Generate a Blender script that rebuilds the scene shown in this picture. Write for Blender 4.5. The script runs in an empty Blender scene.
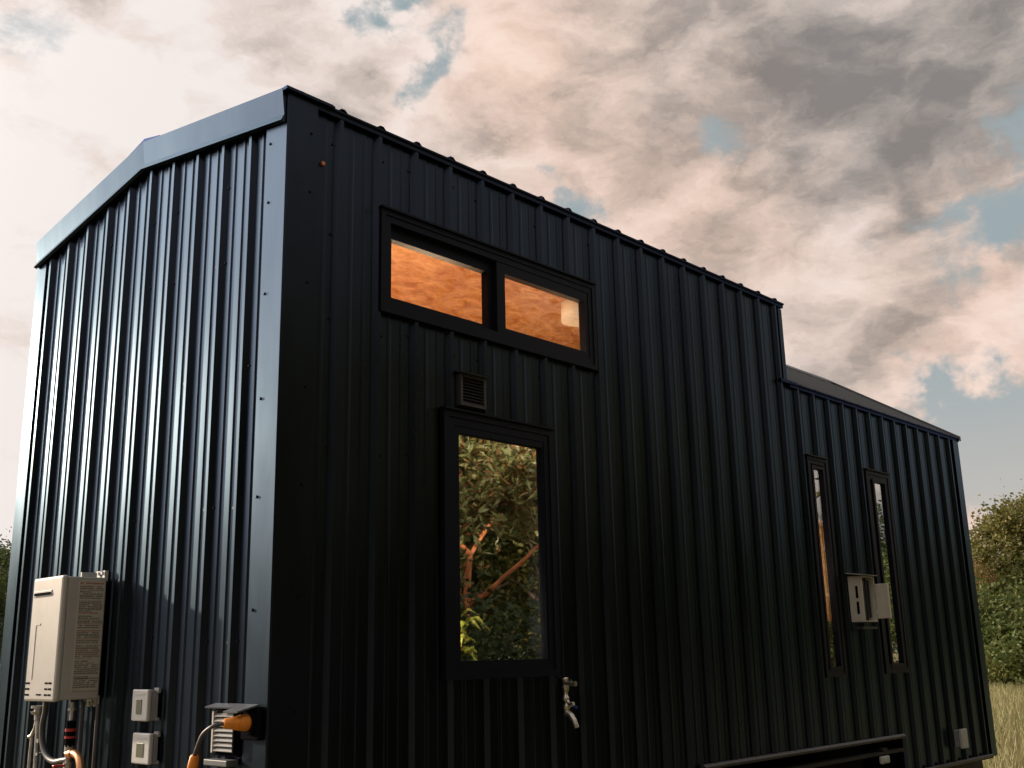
import bpy, math, random
import numpy as np
from mathutils import Vector, Matrix
R = math.radians
random.seed(7)
S = bpy.context.scene
COL = S.collection

# ------------------------------------------------------------------ helpers
class MB:
    def __init__(s): s.v = []; s.f = []; s.m = []; s.sm = []
    def add(s, vs, fs, mi=0, smooth=False):
        b = len(s.v); s.v += [tuple(q) for q in vs]
        for f in fs: s.f.append([b + i for i in f]); s.m.append(mi); s.sm.append(smooth)
        return s
    def box(s, x0, x1, y0, y1, z0, z1, mi=0, c=0.0):
        x0, x1 = min(x0, x1), max(x0, x1); y0, y1 = min(y0, y1), max(y0, y1); z0, z1 = min(z0, z1), max(z0, z1)
        if c <= 0:
            vs = [(x, y, z) for z in (z0, z1) for y in (y0, y1) for x in (x0, x1)]
            return s.add(vs, [(0, 2, 3, 1), (4, 5, 7, 6), (0, 1, 5, 4), (2, 6, 7, 3), (0, 4, 6, 2), (1, 3, 7, 5)], mi)
        # chamfered box
        import bmesh
        bm = bmesh.new(); bmesh.ops.create_cube(bm, size=1)
        for v in bm.verts: v.co = Vector(((x0 + x1) / 2 + v.co.x * (x1 - x0), (y0 + y1) / 2 + v.co.y * (y1 - y0), (z0 + z1) / 2 + v.co.z * (z1 - z0)))
        bmesh.ops.bevel(bm, geom=list(bm.edges), offset=c, segments=2, profile=.5, affect='EDGES')
        bm.verts.index_update()
        s.add([v.co.copy() for v in bm.verts], [[v.index for v in f.verts] for f in bm.faces], mi); bm.free(); return s
    def tube(s, pts, rad, n=10, mi=0, cap=True, smooth=True):
        pts = [Vector(p) for p in pts]; k = len(pts)
        if not isinstance(rad, (list, tuple)): rad = [rad] * k
        up = None; vs = []
        for i, p in enumerate(pts):
            d = (pts[min(i + 1, k - 1)] - pts[max(i - 1, 0)])
            if d.length < 1e-9: d = Vector((0, 0, 1))
            d.normalize()
            if up is None:
                up = d.orthogonal().normalized()
            up = (up - d * up.dot(d))
            if up.length < 1e-6: up = d.orthogonal()
            up.normalize(); w = d.cross(up)
            for j in range(n):
                a = 2 * math.pi * j / n
                vs.append(p + (up * math.cos(a) + w * math.sin(a)) * rad[i])
        fs = [(i * n + j, i * n + (j + 1) % n, (i + 1) * n + (j + 1) % n, (i + 1) * n + j) for i in range(k - 1) for j in range(n)]
        s.add(vs, fs, mi, smooth)
        if cap:
            s.add(vs[:n][::-1], [tuple(range(n))], mi); s.add(vs[-n:], [tuple(range(n))], mi)
        return s
    def cyl(s, a, b, r, n=16, mi=0, r2=None): return s.tube([a, b], [r, r if r2 is None else r2], n, mi)
    def prism(s, poly, axis, a, b, mi=0):
        # poly: list of 2-tuples in the other two axes, extruded a..b on axis
        def pt(q, t):
            if axis == 'x': return (t, q[0], q[1])
            if axis == 'y': return (q[0], t, q[1])
            return (q[0], q[1], t)
        n = len(poly); vs = [pt(q, a) for q in poly] + [pt(q, b) for q in poly]
        return s.add(vs, [tuple(range(n))[::-1], tuple(range(n, 2 * n))] + [(i, (i + 1) % n, n + (i + 1) % n, n + i) for i in range(n)], mi)
    def build(s, name, mats, parent=None, fix=True):
        me = bpy.data.meshes.new(name); me.from_pydata(s.v, [], s.f)
        if not isinstance(mats, (list, tuple)): mats = [mats]
        for m in mats: me.materials.append(m)
        me.polygons.foreach_set('material_index', s.m); me.polygons.foreach_set('use_smooth', s.sm)
        if fix:
            import bmesh
            bm = bmesh.new(); bm.from_mesh(me); bmesh.ops.recalc_face_normals(bm, faces=bm.faces); bm.to_mesh(me); bm.free()
        me.update()
        o = bpy.data.objects.new(name, me); COL.objects.link(o)
        if parent:
            o.parent = parent
            base = Vector((0, 0, 0)); q = parent
            while q: base += q.location; q = q.parent
            if base.length > 0: me.transform(Matrix.Translation(-base))
        return o

def tag(o, label=None, cat=None, group=None, kind=None):
    if label: o['label'] = label
    if cat: o['category'] = cat
    if group: o['group'] = group
    if kind: o['kind'] = kind
    return o
def empty(name, loc, label, cat, group=None):
    o = bpy.data.objects.new(name, None); COL.objects.link(o); o.location = loc; o.empty_display_size = .2
    return tag(o, label, cat, group)

# ------------------------------------------------------------------ materials
def mat(name, col, rough=.5, metal=0., ior=1.5, var=0., vscale=4., bump=0., bscale=30., coat=0., trans=0., stretch=None, stint=None):
    m = bpy.data.materials.new(name); m.use_nodes = True; nt = m.node_tree; N = nt.nodes; L = nt.links
    b = N['Principled BSDF']; b.inputs['Base Color'].default_value = (*col, 1); b.inputs['Roughness'].default_value = rough
    b.inputs['Metallic'].default_value = metal; b.inputs['IOR'].default_value = ior
    if stint: b.inputs['Specular Tint'].default_value = (*stint, 1)
    if coat: b.inputs['Coat Weight'].default_value = coat; b.inputs['Coat Roughness'].default_value = .12
    tc = N.new('ShaderNodeTexCoord'); src = tc.outputs['Object']
    if stretch:
        mp = N.new('ShaderNodeMapping'); mp.inputs['Scale'].default_value = stretch; L.new(src, mp.inputs['Vector']); src = mp.outputs['Vector']
    if var > 0:
        n = N.new('ShaderNodeTexNoise'); n.inputs['Scale'].default_value = vscale; n.inputs['Detail'].default_value = 6; n.inputs['Roughness'].default_value = .6
        L.new(src, n.inputs['Vector'])
        mr = N.new('ShaderNodeMapRange'); mr.inputs['From Min'].default_value = .3; mr.inputs['From Max'].default_value = .7
        mr.inputs['To Min'].default_value = 1 - var; mr.inputs['To Max'].default_value = 1 + var; L.new(n.outputs['Fac'], mr.inputs['Value'])
        mx = N.new('ShaderNodeVectorMath'); mx.operation = 'SCALE'; mx.inputs[0].default_value = col; L.new(mr.outputs['Result'], mx.inputs['Scale'])
        L.new(mx.outputs['Vector'], b.inputs['Base Color'])
        mr2 = N.new('ShaderNodeMapRange'); mr2.inputs['From Min'].default_value = .3; mr2.inputs['From Max'].default_value = .7
        mr2.inputs['To Min'].default_value = max(.02, rough - var * .25); mr2.inputs['To Max'].default_value = min(1, rough + var * .25)
        L.new(n.outputs['Fac'], mr2.inputs['Value']); L.new(mr2.outputs['Result'], b.inputs['Roughness'])
    if bump > 0:
        n2 = N.new('ShaderNodeTexNoise'); n2.inputs['Scale'].default_value = bscale; n2.inputs['Detail'].default_value = 3; L.new(src, n2.inputs['Vector'])
        bp = N.new('ShaderNodeBump'); bp.inputs['Strength'].default_value = bump; bp.inputs['Distance'].default_value = .01
        L.new(n2.outputs['Fac'], bp.inputs['Height']); L.new(bp.outputs['Normal'], b.inputs['Normal'])
    return m

M = {}
M['clad'] = mat('black_painted_steel', (.031, .040, .060), .31, 1.0, 1.5, var=.22, vscale=2.2, bump=.13, bscale=2.6, stretch=(1, 1, .25), stint=(.76, .90, 1))
M['clad_end'] = M['clad']
M['trim'] = mat('black_trim_steel', (.024, .030, .044), .38, 1.0, 1.5, var=.12, vscale=5, bump=.05, bscale=5, stint=(.6, .68, 1))
M['screw'] = mat('screw_head', (.012, .013, .016), .35, .6)
M['sash'] = mat('black_vinyl', (.005, .006, .012), .5, 0, 1.3, var=.1, vscale=9, stint=(.6, .68, 1))
M['roof'] = mat('dark_roof_steel', (.05, .052, .05), .45, .3, 1.6, var=.15, vscale=3, bump=.08, bscale=6, stint=(.8, .9, 1))
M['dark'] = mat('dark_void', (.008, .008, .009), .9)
M['frame'] = mat('trailer_steel', (.02, .02, .022), .6, .3, var=.3, vscale=12, bump=.1)
M['tyre'] = mat('tyre_rubber', (.018, .018, .018), .8, var=.2, vscale=20)
M['rim'] = mat('wheel_rim', (.35, .35, .36), .35, .8, var=.15, vscale=15)
M['galv'] = mat('galvanised_edge', (.11, .11, .115), .5, .6, var=.25, vscale=18)
M['heater'] = mat('off_white_enamel', (.48, .478, .46), .42, 0, 1.5, var=.05, vscale=8)
M['heater2'] = mat('off_white_enamel_side', (.46, .457, .44), .45, 0, 1.5, var=.06, vscale=7)
M['grey_pl'] = mat('grey_plastic', (.30, .31, .33), .5, var=.08, vscale=20)
M['lt_pl'] = mat('light_grey_plastic', (.52, .53, .53), .45, var=.06, vscale=20)
M['lens'] = mat('smoked_cover', (.16, .17, .13), .2, 0, 1.5)
M['slot'] = mat('slot_black', (.006, .006, .009), .95, 0, 1.08)
M['orange'] = mat('orange_plug', (.80, .27, .03), .45, var=.15, vscale=25)
M['cable'] = mat('grey_cable', (.07, .07, .08), .45)
M['nickel'] = mat('brushed_nickel', (.62, .58, .52), .3, .9, var=.2, vscale=30, bump=.2, bscale=40)
M['copper'] = mat('copper_pipe', (.75, .38, .19), .35, .8, var=.15, vscale=20)
M['steelpipe'] = mat('steel_pipe', (.45, .45, .46), .35, .8, var=.2, vscale=30)
M['redv'] = mat('red_valve', (.42, .03, .03), .4)
M['blue'] = mat('blue_cap', (.02, .06, .3), .4)
M['louvre'] = mat('vent_plastic', (.045, .047, .06), .5, var=.1)
M['cream'] = mat('cream_plastic', (.68, .66, .58), .45, var=.08, vscale=14)
M['hoodm'] = mat('dark_grey_flap', (.10, .11, .13), .5, var=.1)
M['rust'] = mat('rusty_screw', (.75, .28, .10), .7)

def wood_mat(name, c1, c2, scale=3, stretch=(1, 1, 1), rough=.5):
    m = bpy.data.materials.new(name); m.use_nodes = True; nt = m.node_tree; N = nt.nodes; L = nt.links; b = N['Principled BSDF']
    tc = N.new('ShaderNodeTexCoord'); mp = N.new('ShaderNodeMapping'); mp.inputs['Scale'].default_value = stretch; L.new(tc.outputs['Object'], mp.inputs['Vector'])
    n = N.new('ShaderNodeTexNoise'); n.inputs['Scale'].default_value = scale; n.inputs['Detail'].default_value = 9; n.inputs['Roughness'].default_value = .7; n.inputs['Distortion'].default_value = .7
    L.new(mp.outputs['Vector'], n.inputs['Vector'])
    r = N.new('ShaderNodeValToRGB'); r.color_ramp.elements[0].position = .34; r.color_ramp.elements[0].color = (*c1, 1); r.color_ramp.elements[1].position = .68; r.color_ramp.elements[1].color = (*c2, 1)
    L.new(n.outputs['Fac'], r.inputs['Fac']); L.new(r.outputs['Color'], b.inputs['Base Color']); b.inputs['Roughness'].default_value = rough
    return m
M['ply'] = wood_mat('plywood', (.48, .19, .055), (.95, .62, .32), 8.0, (.8, 1.5, 1))
M['pine'] = wood_mat('pine_boards', (.55, .26, .10), (.78, .45, .2), 3, (6, 6, .5))

def glass_mat(name, refl, tint=(1, 1, 1)):
    m = bpy.data.materials.new(name); m.use_nodes = True; nt = m.node_tree; N = nt.nodes; L = nt.links; N.clear()
    out = N.new('ShaderNodeOutputMaterial'); g = N.new('ShaderNodeBsdfGlossy'); g.inputs['Roughness'].default_value = .0; g.inputs['Color'].default_value = (.95, .96, .95, 1)
    t = N.new('ShaderNodeBsdfTransparent'); t.inputs['Color'].default_value = (*tint, 1)
    fr = N.new('ShaderNodeLayerWeight'); fr.inputs['Blend'].default_value = .5
    pw = N.new('ShaderNodeMath'); pw.operation = 'POWER'; pw.inputs[1].default_value = 5; L.new(fr.outputs['Facing'], pw.inputs[0])
    mt = N.new('ShaderNodeMath'); mt.operation = 'ADD'; mt.use_clamp = True; mt.inputs[1].default_value = refl; L.new(pw.outputs[0], mt.inputs[0])
    nz = N.new('ShaderNodeTexNoise'); nz.inputs['Scale'].default_value = 1.6; tc = N.new('ShaderNodeTexCoord'); L.new(tc.outputs['Object'], nz.inputs['Vector'])
    bp = N.new('ShaderNodeBump'); bp.inputs['Strength'].default_value = .05; bp.inputs['Distance'].default_value = .02; L.new(nz.outputs['Fac'], bp.inputs['Height']); L.new(bp.outputs['Normal'], g.inputs['Normal'])
    mx = N.new('ShaderNodeMixShader'); L.new(mt.outputs[0], mx.inputs[0]); L.new(t.outputs[0], mx.inputs[1]); L.new(g.outputs[0], mx.inputs[2]); L.new(mx.outputs[0], out.inputs[0])
    return m
M['glass'] = glass_mat('window_glass', .03)
M['glass_slit'] = glass_mat('slit_window_glass', .22)
M['glass_low_e'] = glass_mat('coated_window_glass', .58, (.93, .94, .93))

def leaf_mat(name, cols, trans=.35, rough=.62):
    m = bpy.data.materials.new(name); m.use_nodes = True; nt = m.node_tree; N = nt.nodes; L = nt.links; N.clear()
    out = N.new('ShaderNodeOutputMaterial'); geo = N.new('ShaderNodeNewGeometry'); r = N.new('ShaderNodeValToRGB')
    L.new(geo.outputs['Random Per Island'], r.inputs['Fac']); cr = r.color_ramp
    while len(cr.elements) < len(cols): cr.elements.new(.5)
    for i, c in enumerate(cols): cr.elements[i].position = i / (len(cols) - 1); cr.elements[i].color = (*c, 1)
    p = N.new('ShaderNodeBsdfPrincipled'); p.inputs['Roughness'].default_value = rough; L.new(r.outputs['Color'], p.inputs['Base Color'])
    t = N.new('ShaderNodeBsdfTranslucent'); L.new(r.outputs['Color'], t.inputs['Color'])
    mx = N.new('ShaderNodeMixShader'); mx.inputs[0].default_value = trans; L.new(p.outputs[0], mx.inputs[1]); L.new(t.outputs[0], mx.inputs[2]); L.new(mx.outputs[0], out.inputs[0])
    return m
M['leaf_g'] = leaf_mat('green_leaves', [(.07, .12, .03), (.12, .17, .04), (.17, .20, .06), (.09, .13, .04)])
M['leaf_y'] = leaf_mat('yellow_green_leaves', [(.14, .15, .035), (.20, .19, .05), (.12, .13, .03), (.24, .20, .07)])
M['leaf_d'] = leaf_mat('dark_green_leaves', [(.03, .055, .018), (.045, .075, .02), (.06, .08, .03)])
M['leaf_o'] = leaf_mat('dry_orange_leaves', [(.32, .19, .08), (.42, .27, .12), (.27, .18, .08)])
M['leaf_r'] = leaf_mat('glossy_rosette_leaves', [(.18, .24, .07), (.32, .34, .13), (.44, .41, .19), (.18, .22, .07), (.46, .18, .07), (.26, .30, .11)], .25, .35)
M['leaf_p'] = leaf_mat('pot_plant_leaves', [(.42, .48, .08), (.52, .52, .12)], .5)
M['bark'] = mat('grey_brown_bark', (.13, .095, .065), .9, var=.35, vscale=9, bump=.6, bscale=20, stretch=(1, 1, .3))
M['bark_r'] = mat('red_bark', (.55, .19, .07), .75, var=.6, vscale=9, bump=.9, bscale=16, stretch=(1, 1, .4))
M['terra'] = mat('terracotta', (.35, .14, .07), .7)

# ------------------------------------------------------------------ house dimensions (metres)
P = .2286; WID = 2.475; LEN = 7.31; H1 = 4.09; H2 = 3.505; STEP = 4.235; ZB = .767
SL = .159; RIDGE = H1 + SL * WID / 2; SL2 = (RIDGE - H2) / (WID / 2)
RX0 = .272
house = empty('tiny_house', (0, 0, 0), 'long black ribbed metal tiny house on a wheeled trailer, with a stepped roof', 'tiny house')

RH = .023
def profile(L, r0, extra=(), minor=.0062, RH=RH):
    pts = [(0., 0.), (L, 0.)]
    k = -3
    while True:
        c = r0 + k * P; k += 1
        if c > L + P: break
        for du, dd in ((-.026, 0), (-.010, RH), (.010, RH), (.026, 0)): pts.append((c + du, dd))
        for q in (P / 3, 2 * P / 3):
            for du, dd in ((-.014, 0), (-.006, minor), (.006, minor), (.014, 0)): pts.append((c + q + du, dd))
    pts = sorted(p for p in pts if 0 <= p[0] <= L)
    us = [p[0] for p in pts]; ds = [p[1] for p in pts]
    for e in extra:
        if 0 < e < L: pts.append((e, float(np.interp(e, us, ds))))
    out = []
    for p in sorted(pts):
        if not out or p[0] - out[-1][0] > 1e-5: out.append(p)
    return out

def clad(name, L, r0, ztop, zbot, holes, mp, m, parent, extra=(), screws=(), minor=.0062, rh=RH):
    ex = list(extra)
    for h in holes: ex += [h[0], h[1]]
    pr = profile(L, r0, ex, minor, rh); mb = MB()
    for (a, da), (b, db) in zip(pr[:-1], pr[1:]):
        e = 1e-4; mid = (a + b) / 2
        zt = (ztop(a + e), ztop(b - e)); zb = (zbot(a + e), zbot(b - e))
        segs = []; cur = zb
        for h in sorted([h for h in holes if h[0] < mid < h[1]], key=lambda h: h[2]):
            segs.append((cur, (h[2], h[2]))); cur = (h[3], h[3])
        segs.append((cur, zt))
        for (lo, hi) in segs:
            mb.add([mp(a, da, lo[0]), mp(b, db, lo[1]), mp(b, db, hi[1]), mp(a, da, hi[0])], [(0, 1, 2, 3)])
    for (u, z) in screws:
        vs = []; n = 6
        for dd, rr in ((0, .0062), (.006, .0056)):
            for j in range(n): vs.append(mp(u + rr * math.cos(j * math.pi / 3), dd, z + rr * math.sin(j * math.pi / 3)))
        mb.add(vs, [tuple(range(n, 2 * n))] + [(j, (j + 1) % n, n + (j + 1) % n, n + j) for j in range(n)], 1)
    return mb.build(name, [m, M['screw']], parent, fix=False)

# windows: outer rectangles on the long side (x0,x1,z0,z1)
W_STRIP = (.515, 2.06, 3.205, 3.685)
W_BIG = (.905, 1.655, 1.575, 2.785)
W_T1 = (4.425, 4.695, 1.49, 2.985)
W_T2 = (5.345, 5.735, 1.49, 2.985)
holes = [W_STRIP, W_BIG, W_T1, W_T2]
ARCH = (2.88, 5.50, 1.03)
side_top = lambda x: H1 if x < STEP else H2
side_bot = lambda x: ARCH[2] if ARCH[0] < x < ARCH[1] else ZB
sc = []
k = 0
while RX0 + k * P < LEN - .05:
    for z in (.95, 1.45, 2.0, 2.55, 3.1, 3.5, 3.95):
        u = RX0 + k * P + (.035 if k % 2 else -.035)
        if z < side_top(u) - .03 and z > side_bot(u) + .03 and not any(h[0] - .03 < u < h[1] + .03 and h[2] - .03 < z < h[3] + .03 for h in holes): sc.append((u, z + random.uniform(-.02, .02)))
    k += 1
side = clad('side_wall', LEN, RX0, side_top, side_bot, holes, lambda u, d, z: (u, -d, z), M['clad'], house, (STEP, ARCH[0], ARCH[1]), sc, minor=.0018)
sc = []
for k in range(11):
    c = RX0 + k * P
    for z in (1.12, 1.75, 2.28, 2.9, 3.42, 3.78):
        for s_ in (-.036, .036):
            if random.random() < .75: sc.append((c + s_, z + k * .012 + random.uniform(-.015, .015)))
end_top = lambda y: H1 - .12 + SL * min(y, WID - y)
sc = [s_ for s_ in sc if .23 < s_[0] < 2.45 and s_[1] < end_top(s_[0]) - .05]
clad('end_wall', WID, RX0 - .004, end_top, lambda y: ZB, [], lambda u, d, z: (-d, u, z), M['clad_end'], house, (WID / 2,), sc)
rear_top = lambda y: H2 + SL2 * min(y, WID - y) - .02
clad('rear_wall', WID, RX0, rear_top, lambda y: ZB, [], lambda u, d, z: (LEN + d, u, z), M['clad'], house, (WID / 2,))
clad('far_side_wall', LEN, RX0, side_top, side_bot, [], lambda u, d, z: (u, WID + d, z), M['clad'], house, (STEP, ARCH[0], ARCH[1]))
# dormer cheek walls closing the step
mb = MB()
zc = lambda y: H2 + SL2 * min(y, WID - y)
zt = lambda y: H1 + SL * min(y, WID - y)
mb.prism([(.0, zc(0) - .02), (WID / 2, zc(WID / 2) - .02), (WID / 2, zt(WID / 2) - .012), (0., zt(0) - .012)], 'x', STEP - .02, STEP)
mb.prism([(WID, zc(WID) - .02), (WID / 2, zc(WID / 2) - .02), (WID / 2, zt(WID / 2) - .012), (WID, zt(WID) - .012)], 'x', STEP - .02, STEP)
mb.build('dormer_end_wall', M['clad'], house)

# roofs
def roof(name, x0, x1, h, sl, over, m, r0):
    L = x1 - x0; n = math.sqrt(1 + sl * sl); length = (WID / 2 + over) * n
    for sgn in (0, 1):
        def mp(u, d, s_):
            y = -over + s_ / n; z = h + sl * y + .012 + d * 1.0
            y2 = y - d * sl * .5
            return (x0 + u, y2 if sgn == 0 else WID - y2, z)
        clad(name, L, r0 - x0, lambda u: length, lambda u: 0, [], mp, m, house, minor=0., rh=.013)
roof('roof', -.03, STEP + .035, H1, SL, .03, M['trim'], RX0)
roof('lower_roof', STEP, LEN + .055, H2, SL2, .035, M['roof'], RX0)
mb = MB()
mb.prism([(WID / 2 - .16, RIDGE + .012 - .16 * SL + .006), (WID / 2, RIDGE + .030), (WID / 2 + .16, RIDGE + .012 - .16 * SL + .006), (WID / 2 + .16, RIDGE - .01 - .16 * SL), (WID / 2, RIDGE + .005), (WID / 2 - .16, RIDGE - .01 - .16 * SL)], 'x', -.045, STEP + .05)
mb.build('ridge_cap', M['trim'], house)
mb = MB()
mb.prism([(WID / 2 - .11, RIDGE - .11 * SL2 + .036), (WID / 2, RIDGE + .045), (WID / 2 + .11, RIDGE - .11 * SL2 + .036), (WID / 2 + .11, RIDGE - .11 * SL2 + .012), (WID / 2, RIDGE + .015), (WID / 2 - .11, RIDGE - .11 * SL2 + .012)], 'x', STEP + .052, LEN + .07)
mb.build('ridge_cap', M['roof'], house)
# eave drip trims
for (x0, x1, h) in ((.135, STEP + .03, H1), (STEP + .032, LEN + .05, H2)):
    mb = MB()
    mb.prism([(0, h - .030), (-.026, h - .030), (-.026, h - .012), (-.036, h - .006), (-.036, h + .002), (0, h + .004)], 'x', x0, x1)
    mb.build('drip_edge', M['trim'], house)
    mb = MB(); mb.prism([(WID, h - .045), (WID + .024, h - .045), (WID + .026, h - .012), (WID + .036, h - .006), (WID + .036, h + .002), (WID, h + .004)], 'x', x0, x1)
    mb.build('drip_edge', M['trim'], house)
# step ledge trim
mb = MB(); mb.box(STEP - .10, STEP + .12, -.034, 0, H2 - .012, H2 + .010); mb.build('step_flashing', M['trim'], house)
# rake trim of the near gable: swept profile, mitred at the ridge
prof = [(0., -.006), (-.050, .004), (-.036, -.118), (-.052, -.150), (-.034, -.156), (-.020, -.140), (0., -.139)]
for sgn in (0, 1):
    vs = []
    for y in (-.012, WID / 2):
        for (dx, dz) in prof:
            yy = y if sgn == 0 else WID - y
            vs.append((dx, yy, H1 + SL * y + .006 + dz))
    n = len(prof)
    mb = MB(); mb.add(vs, [(i, (i + 1) % n, n + (i + 1) % n, n + i) for i in range(n)] + [tuple(range(n)), tuple(range(n, 2 * n))[::-1]])
    mb.build('rake_trim', M['clad_end'], house)
# rake cap folded over onto the long side
mb = MB()
mb.prism([(-.048, H1 + .010), (.20, H1 + .010), (.215, H1 + .004), (.215, H1 - .004), (-.048, H1 - .004)], 'y', -.045, .03)
mb.build('rake_cap', M['trim'], house)
# rear rake trims on the steep roof
for sgn in (0, 1):
    mb = MB()
    poly = [(-.04, H2 - .025), (WID / 2, RIDGE - .0), (WID / 2, RIDGE + .045), (-.04, H2 + .02)]
    if sgn: poly = [(WID - a, b) for a, b in poly]
    mb.prism(poly, 'x', LEN + .024, LEN + .062); mb.build('rake_trim', M['roof'], house)
# corner trims (L profiles with a folded edge)
def corner(x, y, sx, sy, wx, wy, ztop, m=None, hem=.025):
    t = hem; c = .006
    pts = [(0, 0), (sx * wx, 0), (sx * wx, -sy * t), (sx * -(t - c), -sy * t), (-sx * t, -sy * (t - c)), (-sx * t, sy * wy), (0, sy * wy)]
    mb = MB(); mb.prism([(x + a, y + b) for a, b in pts], 'z', ZB - .01, ztop)
    return mb, m
mb, _ = corner(0, 0, 1, 1, .135, .135, H1 - .01, None)
for z in (.98, 1.42, 1.86, 2.31, 2.72, 3.18, 3.60, 3.88):
    mb.cyl((-.025, .105, z), (-.031, .105, z), .0062, 6); mb.cyl((.105, -.025, z + .05), (.105, -.031, z + .05), .0062, 6)
# split: the leg on the gable end takes the end-wall paint
o = mb.build('corner_trim', [M['clad'], M['clad_end']], house)
for pl in o.data.polygons:
    if pl.normal.x < -.5: pl.material_index = 1
mb, _ = corner(0, WID, 1, -1, .12, .10, H1 + .0); o = mb.build('corner_trim', [M['clad'], M['clad_end']], house)
for pl in o.data.polygons:
    if pl.normal.x < -.5: pl.material_index = 1
mb, _ = corner(LEN, 0, -1, 1, .10, .10, H2); mb.build('corner_trim', M['clad'], house)
mb, _ = corner(LEN, WID, -1, -1, .10, .10, H2); mb.build('corner_trim', M['clad'], house)
mb = MB(); mb.box(STEP - .045, STEP + .004, -.024, .02, H2 + .01, H1 - .046); mb.build('corner_trim', M['clad'], house)
# base trims and wheel arch trim
for (x0, x1) in ((.138, ARCH[0]), (ARCH[1] + .03, LEN - .1)):
    mb = MB(); mb.prism([(0, ZB - .016), (-.034, ZB - .016), (-.036, ZB + .004), (-.026, ZB + .010), (0, ZB + .010)], 'x', x0, x1); mb.build('base_trim', M['galv'], house)
mb = MB(); mb.prism([(0, ARCH[2] - .012), (-.036, ARCH[2] - .012), (-.040, ARCH[2] + .003), (-.026, ARCH[2] + .016), (0, ARCH[2] + .016)], 'x', ARCH[0], ARCH[1] + .03)
mb.build('wheel_arch_trim', M['galv'], house)
for x in (ARCH[0], ARCH[1]):
    mb = MB(); mb.box(x - .02, x + .02, -.03, 0, ZB + .014, ARCH[2] - .014); mb.build('wheel_arch_trim', M['trim'], house)
mb = MB(); mb.prism([(0, ZB - .03), (0, ZB + .012), (WID, ZB + .012), (WID, ZB - .03)], 'x', -.04, -.0); mb.build('base_trim', M['trim'], house)
# rusty screw on the trim
mb = MB(); mb.cyl((.181, -.001, 3.817), (.181, -.012, 3.817), .010, 8); mb.build('rusty_screw', M['rust'], house)

# ---- windows
def rect_frame(mb, x0, x1, z0, z1, w, y0, y1, mi=0, wb=None, wt=None):
    wb = w if wb is None else wb; wt = w if wt is None else wt
    mb.box(x0, x1, y0, y1, z0, z0 + wb, mi); mb.box(x0, x1, y0, y1, z1 - wt, z1, mi)
    mb.box(x0, x0 + w, y0, y1, z0 + wb, z1 - wt, mi); mb.box(x1 - w, x1, y0, y1, z0 + wb, z1 - wt, mi)
def window(rect, panes, tw, label, depth=.03, glass='glass_low_e', reveal=.10):
    x0, x1, z0, z1 = rect
    mb = MB()
    rect_frame(mb, x0 - .012, x1 + .012, z0 - .012, z1 + .012, tw * .45, -.032, .0)                  # outer casing lip
    rect_frame(mb, x0 + tw * .45 - .012, x1 - tw * .45 + .012, z0 + tw * .45 - .012, z1 - tw * .45 + .012, tw * .55, -.027, reveal)
    # folded head flashing
    mb.box(x0 - .016, x1 + .016, -.044, -.0, z1 + .0125, z1 + .022)
    w = mb.build('window', M['sash'], house); tag(w, label)
    for (a, b, c, d, yy, sw) in panes:
        s_ = MB(); rect_frame(s_, a - sw, b + sw, c - sw, d + sw, sw, yy - .012, yy + .03); s_.build('sash', M['sash'], w)
        g = MB(); g.box(a - .004, b + .004, yy + .008, yy + .012, c - .004, d + .004); g.build('pane', M[glass], w)
    return w
window(W_STRIP, [(.595, 1.235, 3.285, 3.575, .018, .075), (1.335, 1.985, 3.285, 3.58, -.012, .06)], .06, 'wide two-pane strip window under the roof with orange wood behind it', glass='glass', reveal=.045)
window(W_BIG, [(.994, 1.585, 1.645, 2.695, -.012, .035)], .07, 'tall picture window with foliage mirrored in it')
window(W_T1, [(4.495, 4.635, 1.545, 2.915, -.019, .022)], .05, 'narrow slit window with an orange board behind it', glass='glass_slit', reveal=.02)
window(W_T2, [(5.47, 5.655, 1.545, 2.915, -.019, .03)], .07, 'narrow slit window nearer the far end of the house', reveal=.02)

# ---- interior (seen through the glass)
T = .10
mb = MB()
mb.box(T, 3.1, T, WID - T, 2.95, 3.0)
mb.build('loft_floor', M['ply'], house)
mb = MB()
mb.prism([(T, H1 - .08), (WID / 2, RIDGE - .08), (WID - T, H1 - .08), (WID - T, H1 - .05), (WID / 2, RIDGE - .05), (T, H1 - .05)], 'x', T, STEP - .05)
for k in range(0):
    pass
mb.build('loft_ceiling', M['ply'], house)
mb = MB(); mb.box(T, STEP - .05, WID - T, WID - T + .03, 3.0, H1 - .09); mb.box(T - .03, T, T, WID - T, 3.0, H1 - .09); mb.box(STEP - .07, STEP - .05, T, WID - T, 3.0, H1 - .09)
mb.build('loft_lining', M['ply'], house)
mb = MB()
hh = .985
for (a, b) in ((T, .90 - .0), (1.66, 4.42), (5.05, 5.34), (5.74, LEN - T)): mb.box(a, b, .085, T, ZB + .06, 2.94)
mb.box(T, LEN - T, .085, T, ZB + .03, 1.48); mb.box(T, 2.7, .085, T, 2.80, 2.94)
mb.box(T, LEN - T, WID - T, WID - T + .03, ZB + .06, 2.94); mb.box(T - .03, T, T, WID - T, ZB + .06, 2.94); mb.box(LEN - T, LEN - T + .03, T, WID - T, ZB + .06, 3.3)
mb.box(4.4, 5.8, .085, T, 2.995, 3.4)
mb.box(T, STEP - .06, T + .002, WID - T - .002, 2.915, 2.935); mb.box(3.55, 3.6, .102, WID - .102, ZB + .06, 2.94)  # dark sheet and partition added to keep light off the loft underside
mb.build('lining_and_light_blocks', M['dark'], house)
mb = MB(); mb.box(.02, LEN - .02, .0, WID, ZB - .03, ZB + .03); mb.build('floor_deck', M['frame'], house)
mb = MB(); mb.box(STEP, LEN - T, T, WID - T, 3.42, 3.45); mb.build('lower_ceiling', M['dark'], house)
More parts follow.
